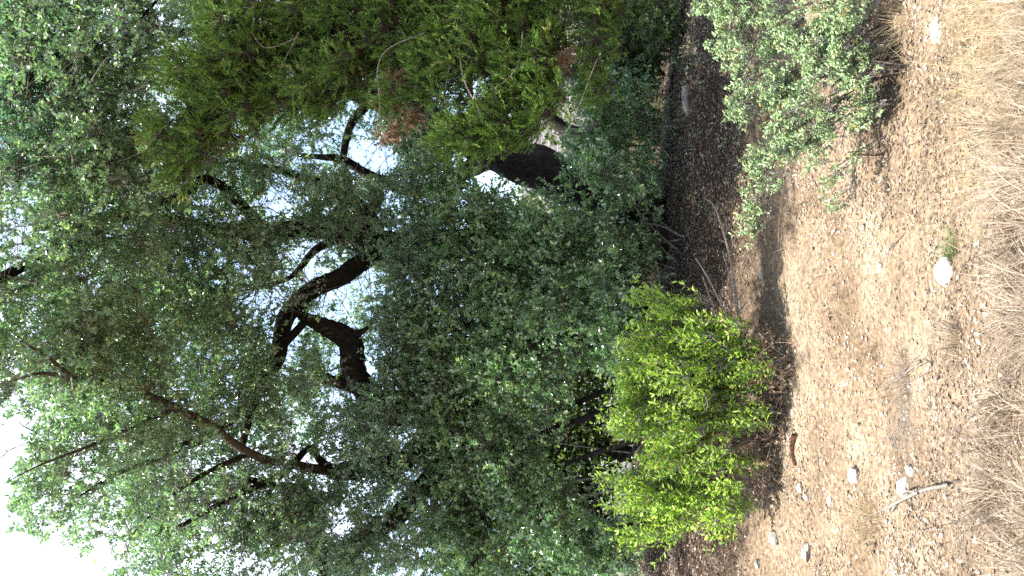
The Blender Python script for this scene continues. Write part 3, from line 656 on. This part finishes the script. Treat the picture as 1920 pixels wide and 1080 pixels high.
# ------------------------------------------------------------------ trees farther back
BG_ = 'trees standing beyond the oaks'
def backtree(label, tx, d, h, rx, n, mat, rr=2.2):
    p = P(1200, tx, d); z = float(zg(p[0], p[1])); root = empty('background_tree', (p[0], p[1], z), label, 'tree', BG_)
    b = Bag(); S = spline([[p[0], p[1], z - .2, .16], [p[0] + .2, p[1], z + h * .3, .12], [p[0] - .1, p[1] + .2, z + h * .6, .08], [p[0], p[1], z + h * .9, .02]], 5)
    tube(b, S[:, :3], S[:, 3], 9, .15); b.build('trunk', M_bark, root, smooth=True)
    G = np.array([p[0], p[1], z + h * .55]) + rnd_dir(n) * (R.random((n, 1)) ** .4) * [rx, rr, h * .5]
    G = G[G[:, 2] > z + .2]; G = G[keep(G, [(a, b_, c * .8, e * .8, 0) for a, b_, c, e, f in GAPS])]
    k = 60; pos = (G[:, None] + rnd_dir(len(G) * k).reshape(-1, k, 3) * (R.random((len(G), k, 1)) ** .4) * .5).reshape(-1, 3)
    L = R.uniform(.09, .16, len(pos)); q = Bag()
    leaves(q, pos, rnd_dir(len(pos)), rnd_dir(len(pos)) + [0, 0, .6], L, L * .5, False)
    q.build('crown', mat, root, stuff=True)
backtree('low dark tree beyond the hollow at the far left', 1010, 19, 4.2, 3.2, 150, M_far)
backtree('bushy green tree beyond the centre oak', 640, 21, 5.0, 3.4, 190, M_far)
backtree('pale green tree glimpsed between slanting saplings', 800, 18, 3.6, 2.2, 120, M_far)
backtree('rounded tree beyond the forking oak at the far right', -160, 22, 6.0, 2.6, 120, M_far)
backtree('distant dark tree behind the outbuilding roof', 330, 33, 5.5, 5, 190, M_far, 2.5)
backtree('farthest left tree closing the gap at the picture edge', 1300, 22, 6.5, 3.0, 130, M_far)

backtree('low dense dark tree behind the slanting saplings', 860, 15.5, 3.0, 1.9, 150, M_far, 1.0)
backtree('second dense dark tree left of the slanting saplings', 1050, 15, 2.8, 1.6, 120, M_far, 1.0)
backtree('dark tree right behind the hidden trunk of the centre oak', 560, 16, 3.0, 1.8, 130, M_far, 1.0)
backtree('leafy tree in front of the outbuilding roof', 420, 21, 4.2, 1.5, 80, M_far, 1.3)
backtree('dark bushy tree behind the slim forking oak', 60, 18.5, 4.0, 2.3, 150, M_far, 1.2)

# ------------------------------------------------------------------ ground cover: litter, gravel, grass
def wedge(n, y0, y1, pw=1.0, xa=.40, xo=.35):
    y = (R.random(n) * (y1 ** (1 + pw) - y0 ** (1 + pw)) + y0 ** (1 + pw)) ** (1 / (1 + pw))
    x = R.uniform(-1, 1, n) * (xa * y + xo); return x, y
def gnorm(x, y):
    e = .05
    return unit(np.stack([-(zg(x + e, y) - zg(x - e, y)) / (2 * e), -(zg(x, y + e) - zg(x, y - e)) / (2 * e), np.ones_like(x)], -1))
x, y = wedge(170000, 3.0, 16.5, .7)
z = zg(x, y); nrm = gnorm(x, y)
dn = np.clip(.62 + 1.9 * vnoise(x * 1.3, y * 1.3) + 1.1 * vnoise(x * 4.3, y * 4.3), .06, 1) + sst(8.5, 10.5, y) * .5
k = R.random(len(x)) < dn; x, y, z, nrm = x[k], y[k], z[k], nrm[k]; N = len(x)
b = Bag(); L = R.uniform(.013, .034, N)
tn = np.clip(R.normal(.5, .2, N) + .7 * vnoise(x * .9, y * .9) + .7 * vnoise(x * 3.1 + 7, y * 3.1), 0, 1)
leaves(b, np.stack([x, y, z + R.uniform(.0, .01, N)], -1), rnd_dir(N) * [1, 1, .25], nrm + R.normal(size=(N, 3)) * .28, L * 1.1, L * .55, False, .25, tn)
b.build('leaf_litter', M_litter, stuff=True)
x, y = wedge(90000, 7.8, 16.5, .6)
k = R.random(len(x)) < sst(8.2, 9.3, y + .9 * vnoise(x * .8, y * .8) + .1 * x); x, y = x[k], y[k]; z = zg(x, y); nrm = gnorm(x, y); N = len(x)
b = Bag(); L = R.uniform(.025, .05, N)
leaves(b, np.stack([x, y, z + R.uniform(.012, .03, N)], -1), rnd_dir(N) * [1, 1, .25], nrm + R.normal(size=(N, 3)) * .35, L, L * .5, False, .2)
M_brownlit = leaf_mat('oak_litter_shade_toned', [(0, (.032, .022, .016)), (.5, (.08, .056, .041)), (.9, (.14, .105, .078)), (1, (.3, .24, .18))], rough=.6, trans=.05, spec=.4, tcol=(1, 1, 1))  # brown oak leaves, colour also darkened to paint the shade under the trees
b.build('oak_leaf_litter_shade_toned', M_brownlit, stuff=True)

# icosahedron
t_ = (1 + 5 ** .5) / 2
ICO = unit(np.array([(-1, t_, 0), (1, t_, 0), (-1, -t_, 0), (1, -t_, 0), (0, -1, t_), (0, 1, t_), (0, -1, -t_), (0, 1, -t_), (t_, 0, -1), (t_, 0, 1), (-t_, 0, -1), (-t_, 0, 1)], float))
ICF = np.array([(0, 11, 5), (0, 5, 1), (0, 1, 7), (0, 7, 10), (0, 10, 11), (1, 5, 9), (5, 11, 4), (11, 10, 2), (10, 7, 6), (7, 1, 8), (3, 9, 4), (3, 4, 2), (3, 2, 6), (3, 6, 8), (3, 8, 9), (4, 9, 5), (2, 4, 11), (6, 2, 10), (8, 6, 7), (9, 8, 1)])
x, y = wedge(20000, 3.1, 12, .8)
k = R.random(len(x)) < np.clip(.45 + 1.3 * vnoise(x * 1.1 + 9, y * 1.1) + .35 * (x < -.5) * (y > 5), .08, 1); x, y = x[k], y[k]; N = len(x)
s = .003 + R.gamma(1.5, .003, N); s = np.clip(s, .003, .022)
sc = s[:, None] * R.uniform(.6, 1.3, (N, 3)) * [1, 1, .7]
v = ICO[None] * (1 + R.normal(size=(N, 12, 1)) * .14) * sc[:, None]
a = R.uniform(0, 2 * PI, N); ca, sa = np.cos(a)[:, None], np.sin(a)[:, None]
v = np.stack([v[..., 0] * ca - v[..., 1] * sa, v[..., 0] * sa + v[..., 1] * ca, v[..., 2]], -1) + np.stack([x, y, zg(x, y) + s * .25], -1)[:, None]
b = Bag(); b.add(v.reshape(-1, 3), (ICF[None] + np.arange(N)[:, None, None] * 12).reshape(-1, 3), None, np.repeat(np.clip(R.normal(.55, .25, N), 0, 1), 12))
b.build('gravel', M_peb, stuff=True)

def blades(bag, x, y, h, wd, lean, droop, az, seg=5, z0=None):
    """grass blades: curved tapered strips"""
    N = len(x); s = np.linspace(0, 1, seg + 1)
    base = np.stack([x, y, (zg(x, y) if z0 is None else z0) - .005], -1)
    hd = np.stack([np.cos(az), np.sin(az), np.zeros(N)], -1); sd_ = np.stack([-np.sin(az), np.cos(az), np.zeros(N)], -1)
    tw = R.uniform(-1, 1, N)
    V = []
    th = lean[:, None] + droop[:, None] * s[None] ** 1.4          # angle from vertical along the blade
    step = h[:, None] / seg
    px = np.concatenate([np.zeros((N, 1)), np.cumsum(np.sin(th[:, :-1]) * step, 1)], 1)
    pz = np.concatenate([np.zeros((N, 1)), np.cumsum(np.cos(th[:, :-1]) * step, 1)], 1)
    for i in range(seg + 1):
        c = base + hd * px[:, i:i + 1] + np.array([0, 0, 1.]) * pz[:, i:i + 1] + sd_ * (tw * .12 * h * s[i] ** 2)[:, None]
        wv = (wd * (1 - s[i] ** 2 * .9) * .5)[:, None]
        sv = unit(sd_ + hd * tw[:, None] * .8)
        V += [c - sv * wv, c + sv * wv]
    V = np.stack(V, 1).reshape(-1, 3)
    q = np.array([[2 * i, 2 * i + 1, 2 * i + 3, 2 * i + 2] for i in range(seg)])
    Q = (q[None] + np.arange(N)[:, None, None] * (2 * seg + 2)).reshape(-1, 4)
    bag.add(V, None, Q, np.repeat(np.clip(R.normal(.5, .24, N), 0, 1), 2 * seg + 2))

# long dry grass along the near edge: bent tufts with seed-heavy curled ends
nt_ = 620; ty_ = R.uniform(2.15, 4.7, nt_); tx_ = R.uniform(-1, 1, nt_) * (.38 * ty_ + .5)
k = R.random(nt_) < np.clip((4.0 + 1.3 * vnoise(tx_ * 1.6, ty_ * 1.6) - ty_) * 1.3, 0, 1); tx_, ty_ = tx_[k], ty_[k]
nb = R.integers(18, 70, len(tx_)); ti = np.repeat(np.arange(len(tx_)), nb); n = len(ti)
rr_ = R.uniform(.02, .07, len(tx_))[ti]; th_ = R.uniform(0, 2 * PI, n); rad_ = rr_ * R.random(n) ** .5
x = tx_[ti] + rad_ * np.cos(th_); y = ty_[ti] + rad_ * np.sin(th_)
lz = R.uniform(0, 2 * PI, len(tx_))[ti]; hh = R.uniform(.12, .34, len(tx_))[ti] * R.uniform(.5, 1.1, n)
az = np.arctan2(np.sin(th_) + .9 * np.sin(lz), np.cos(th_) + .9 * np.cos(lz)) + R.normal(0, .3, n)
b = Bag(); blades(b, x, y, hh, R.uniform(.0015, .0048, n), R.uniform(.1, .9, n), R.uniform(.4, 2.8, n), az, seg=6)
n = 9000; y = R.uniform(2.2, 4.4, n); x = R.uniform(-1, 1, n) * (.38 * y + .5)
k = R.random(n) < np.clip((4.0 + 1.3 * vnoise(x * 1.6, y * 1.6) - y) * 1.3, 0, 1); x, y = x[k], y[k]; n = len(x)
blades(b, x, y, R.uniform(.05, .22, n), R.uniform(.002, .005, n), R.uniform(.5, 1.4, n), R.uniform(.1, 1.6, n), R.uniform(0, 2 * PI, n))
n = 1100; y = R.uniform(2.2, 3.7, n); x = R.uniform(-1, 1, n) * (.38 * y + .5)
k = R.random(n) < np.clip((3.5 + 1.3 * vnoise(x * 1.6, y * 1.6) - y) * 1.3, 0, 1); x, y = x[k], y[k]; n = len(x)
blades(b, x, y, R.uniform(.12, .3, n), R.uniform(.0055, .0085, n), R.uniform(.2, 1.0, n), R.uniform(.8, 3.0, n), .5 + vnoise(x * 2, y * 2) * 4 + R.normal(0, .5, n), seg=8)
b.build('dry_grass', M_straw, stuff=True)
# fine golden grass at the right
n = 11000; y = R.uniform(3.3, 5.3, n); x = R.uniform(.25, 2.4, n)
dens = np.clip(1.1 - np.hypot((x - 1.25) / .95, (y - 4.15) / .8), 0, 1) + .05
k = R.random(n) < dens; x, y = x[k], y[k]; n = len(x)
b = Bag(); blades(b, x, y, R.uniform(.08, .26, n), R.uniform(.001, .0024, n), R.uniform(.1, .8, n), R.uniform(.2, 1.5, n), 2.2 + vnoise(x * 3, y * 3) * 4 + R.normal(0, .9, n))
b.build('golden_grass', M_gold, stuff=True)
# fine matted straw lying on the soil
x, y = wedge(52000, 2.8, 9.5, .3)
k = R.random(len(x)) < np.clip(.5 + 1.8 * vnoise(x * 1.6 + 2, y * 1.6 + 8), .1, 1); x, y = x[k], y[k]; n = len(x)
b = Bag(); blades(b, x, y, R.uniform(.02, .09, n), R.uniform(.0012, .0028, n), R.uniform(1.25, 1.56, n), R.uniform(-.1, .1, n), R.uniform(0, 2 * PI, n), seg=2)
b.build('straw_mat', M_gold, stuff=True)
# thin straw scattered over the litter
x, y = wedge(5200, 3.4, 9.5, .3)
k = R.random(len(x)) < np.clip(.35 + 2.0 * vnoise(x * 1.3 + 4, y * 1.3), .04, 1); x, y = x[k], y[k]; n = len(x)
b = Bag(); blades(b, x, y, R.uniform(.06, .22, n), R.uniform(.0012, .003, n), R.uniform(.6, 1.45, n), R.uniform(-.1, .9, n), R.uniform(0, 2 * PI, n))
b.build('scattered_straw', M_gold, stuff=True)

def tuft(tx, ty, n, r, h, mat, label, name='grass_tuft', cat='grass tuft', wd=(.0015, .003), lean=(.1, .9)):
    c = PG(tx, ty)
    x = c[0] + R.normal(0, r, n); y = c[1] + R.normal(0, r * .8, n)
    az = np.arctan2(y - c[1], x - c[0]) + R.normal(0, .6, n)
    b = Bag(); blades(b, x, y, R.uniform(*h, n), R.uniform(*wd, n), R.uniform(*lean, n), R.uniform(.2, 1.3, n), az)
    o = b.build(name, mat); tag(o, label, cat)
tuft(1790, 465, 260, .045, (.04, .11), M_grass, 'small green grass tuft touching the big white rock')
tuft(1700, 40, 120, .08, (.15, .34), M_gold, 'tall arching straw tuft at the foot of the pale grey green shrub')
tuft(1790, 640, 200, .07, (.08, .2), M_straw, 'pale dry tuft on bare soil left of the big white rock')
tuft(1640, 980, 260, .09, (.1, .26), M_gold, 'loose golden tuft left of the bleached stick')
tuft(1700, 700, 300, .1, (.06, .2), M_straw, 'flattened pale straw tuft beside the grey dusty patch')
tuft(1870, 930, 320, .1, (.1, .3), M_straw, 'near dry tuft in the lower left grass')

# grey flattened thatch patch
c = PG(1700, 800); n = 1800
x = c[0] + R.normal(0, .17, n); y = c[1] + R.normal(0, .12, n)
b = Bag(); blades(b, x, y, R.uniform(.03, .1, n), R.uniform(.001, .0022, n), R.uniform(1.1, 1.5, n), R.uniform(-.1, .2, n), R.normal(.2, .5, n))
M_thatch = leaf_mat('grey_thatch', [(0, (0.12, 0.109, 0.09)), (1, (0.255, 0.232, 0.203))], rough=.8, trans=.1, tcol=(1, 1, 1))
tag(b.build('thatch_patch', M_thatch), 'grey patch of flattened dead thatch on the tan soil', 'dead grass')

# low green seedlings in the shade
x, y = wedge(700, 8.5, 13.5, .5)
pos = []; k = R.random(len(x)) < np.clip(.3 + 2 * vnoise(x, y), 0, 1); x, y = x[k], y[k]
P0 = np.repeat(np.stack([x, y, zg(x, y)], -1), 9, 0); n = len(P0); P0 = P0 + R.normal(size=(n, 3)) * [.05, .05, 0] + np.stack([0 * P0[:, 0], 0 * P0[:, 0], R.uniform(.01, .1, n)], -1)
b = Bag(); leaves(b, P0, rnd_dir(n) + [0, 0, .3], [0, 0, 1] + rnd_dir(n) * .5, .035, .018); b.build('seedling_cover', M_under, stuff=True)

# ------------------------------------------------------------------ stones, sticks, logs
def stone(tx, ty, wpx, hpx, label, mat, flat=.6, rot=0., name='rock', seed=1, cat='rock', sink=.38, group=None):
    c = PG(tx, ty); s = c[1] / F; sx, sz = wpx * s / 2, hpx * s / 2
    import bmesh
    bm = bmesh.new(); bmesh.ops.create_icosphere(bm, subdivisions=4, radius=1)
    for v in bm.verts:
        p = v.co.copy(); q = p + Vector((seed * 7.3, seed * 3.1, 0))
        f = 1 + .34 * mnoise.noise(q * 1.1) + .12 * mnoise.noise(q * 3) + .045 * mnoise.noise(q * 9)
        p *= f
        # facets
        for nn in ((.3, -.7, .6), (-.8, -.2, .5), (.7, .3, .6), (0, .1, 1)):
            n_ = Vector(nn).normalized(); d_ = p.dot(n_)
            if d_ > .78: p -= n_ * (d_ - .78) * .8
        v.co = Vector((p.x * sx, p.y * sx * .8, p.z * sz))
    me = bpy.data.meshes.new(name); bm.to_mesh(me); bm.free(); me.materials.append(mat)
    for f in me.polygons: f.use_smooth = True
    o = bpy.data.objects.new(name, me); COL.objects.link(o)
    o.location = (c[0], c[1], c[2] + sz * (1 - 2 * sink)); o.rotation_euler = (0, rot, seed)
    return tag(o, label, cat, group)
stone(1778, 510, 58, 40, 'big smooth white rock beside a green tuft in the dry grass', M_lime, seed=2, rot=.1)
stone(1698, 915, 40, 26, 'white rock touching the bleached stick', M_lime, seed=3)
stone(1708, 882, 22, 16, 'small angular white stone just right of the rock by the stick', M_lime, seed=4)
stone(1604, 892, 36, 24, 'rough white stone on tan soil above the bleached stick', M_dusty, seed=5)
stone(1556, 938, 20, 10, 'small oblong white pebble between the rough stone and the leafy bush', M_lime, seed=6, cat='stone')
stone(1500, 915, 18, 11, 'small white stone at the shaded foot of the yellow green bush', M_lime, seed=7, cat='stone')
stone(1512, 932, 14, 10, 'tiny white stone next to the small white stone at the bush foot', M_lime, seed=17, cat='stone')
stone(1452, 1008, 34, 20, 'rounded grey stone on gravel at the lower left', M_greyrock, seed=8)
stone(1512, 1035, 40, 16, 'flat grey stone half sunk in the gravel near the left edge', M_greyrock, seed=9)
stone(1422, 1058, 20, 12, 'small pale stone below the end of the yellow green bush', M_greyrock, seed=10, cat='stone')
stone(1758, 58, 56, 18, 'long pale stone lying in golden grass at the right', M_dusty, seed=11)
stone(1555, 380, 18, 12, 'little white stone among bright litter below the grey green shrub', M_dusty, seed=12, cat='stone')
stone(1652, 502, 20, 14, 'little pale stone left of a thin twig on the open litter', M_dusty, seed=13, cat='stone')
stone(1430, 515, 18, 12, 'pale stone in shaded litter beside the grey dead branch', M_greyrock, seed=14, cat='stone')

def ground_stick(name, label, pts, mat, cat='stick', forks=(), lift=.012):
    """pts: tx, ty, radius, height above ground"""
    W = []
    for tx, ty, r, h in pts:
        p = PG(tx, ty); W.append([p[0], p[1], float(zg(p[0], p[1])) + r + lift + h, r])
    root = empty(name, W[0][:3], label, cat)
    S = spline(W, 6); b = Bag(); tube(b, S[:, :3], S[:, 3], 10, .14); b.build('stem', mat, root, smooth=True)
    for f in forks:
        W = []
        for tx, ty, r, h in f:
            p = PG(tx, ty); W.append([p[0], p[1], float(zg(p[0], p[1])) + r + lift + h, r])
        S = spline(W, 5); b = Bag(); tube(b, S[:, :3], S[:, 3], 7, .14); b.build('fork', mat, root, smooth=True)
    return root
ground_stick('bleached_stick', 'long bleached curved stick lying against the white rock', [(1806, 910, .0085, .04), (1760, 918, .009, .04), (1720, 932, .010, .03), (1680, 950, .008, .02), (1650, 962, .004, .01), (1620, 975, .002, 0)], M_pale,
             forks=[[(1740, 925, .007, .03), (1715, 922, .006, .03), (1695, 940, .005, .01)], [(1690, 946, .004, .01), (1675, 962, .004, .0), (1650, 972, .002, 0)]])
ground_stick('thin_twig', 'thin grey twig pair on open litter above the small pale stone', [(1695, 445, .004, .02), (1680, 462, .004, .02), (1668, 492, .003, .0)], M_pale, forks=[[(1688, 455, .003, .02), (1672, 470, .003, .01), (1663, 485, .002, 0)]])
ground_stick('dry_twig_bundle', 'fan of thin grey twigs lying beside the grey thatch patch', [(1745, 660, .003, .03), (1720, 690, .003, .02), (1680, 720, .002, .0)], M_pale,
             forks=[[(1748, 680, .003, .03), (1715, 700, .002, .03), (1690, 735, .002, 0)], [(1735, 650, .003, .01), (1700, 700, .002, .02), (1660, 722, .002, 0)], [(1750, 700, .002, .02), (1720, 712, .002, .01), (1700, 722, .002, .01)]])
ground_stick('straw_stalk', 'single pale stalk lying in the lower left grass', [(1800, 992, .0022, .05), (1760, 996, .0022, .05), (1730, 1000, .0018, .04)], M_pale, 'stalk')

# upright dead branch standing in shade, right of the yellow bush
def dead_branch(label, base, limbs):
    p = P(*base); root = empty('dead_branch', (p[0], p[1], float(zg(p[0], p[1]))), label, 'dead branch')
    for i, l in enumerate(limbs): limb(root, 'stem' if i == 0 else 'fork', l, M_pale, 8, .1, 5, wob=.6)
D = YD + .1
dead_branch('tall forked grey dead branch rising from the yellow green bush over shaded litter', (1400, 640, D),
  [[(1400, 640, D, .012), (1385, 590, D, .013), (1378, 540, D, .013), (1368, 480, D, .011), (1355, 430, D, .009), (1338, 385, D, .007), (1320, 372, D, .003)],
   [(1370, 610, D, .008), (1372, 560, D, .009), (1368, 520, D, .008), (1357, 480, D, .006), (1355, 470, D, .003)],
   [(1366, 475, D, .005), (1374, 460, D, .004), (1372, 448, D, .003)], [(1368, 475, D, .004), (1385, 462, D, .003), (1402, 452, D, .002)],
   [(1362, 440, D, .005), (1362, 415, D, .004), (1358, 405, D, .003)], [(1382, 562, D, .006), (1392, 552, D, .005), (1396, 545, D, .003)], [(1386, 582, D, .006), (1396, 572, D, .005), (1400, 565, D, .003)],
   [(1362, 456, D, .004), (1356, 452, D, .003), (1352, 450, D, .002)]])
dead_branch('shorter grey dead branch slanting out of the yellow green bush', (1400, 650, D - .1),
  [[(1400, 650, D - .1, .010), (1352, 570, D - .1, .010), (1335, 535, D - .1, .009), (1318, 505, D - .1, .007), (1304, 484, D - .1, .004)],
   [(1350, 562, D - .1, .006), (1356, 545, D - .1, .005), (1354, 530, D - .1, .003)], [(1345, 600, D - .1, .008), (1325, 540, D - .1, .008), (1316, 515, D - .1, .004)]])

def log(name, label, a, b_, r, mat, cat):
    A, B = PG(*a), PG(*b_); A[2] = zg(A[0], A[1]) + r * .6; B[2] = zg(B[0], B[1]) + r * .7
    mid = (A + B) / 2 + [0, .03, r * .3]
    root = empty(name, A, label, cat)
    S = spline([[*A, r], [*mid, r * .9], [*B, r * .55]], 8); q = Bag(); tube(q, S[:, :3], S[:, 3], 14, .25); q.build('stem', mat, root, smooth=True)
    # broken stub
    d = mid + [r * 1.2, -.02, r * 1.1]; q = Bag(); tube(q, [mid, (mid + d) / 2, d], [r * .3, r * .25, r * .12], 8, .2); q.build('stub', mat, root, smooth=True)
log('fallen_log', 'pale weathered log lying at the foot of the slim forking oak', (1292, 165), (1296, 215), .05, M_pale, 'log')
log('rotten_log', 'dark red brown rotten log half hidden at the foot of the yellow green bush', (1494, 815), (1496, 872), .028, M_redbark, 'log')
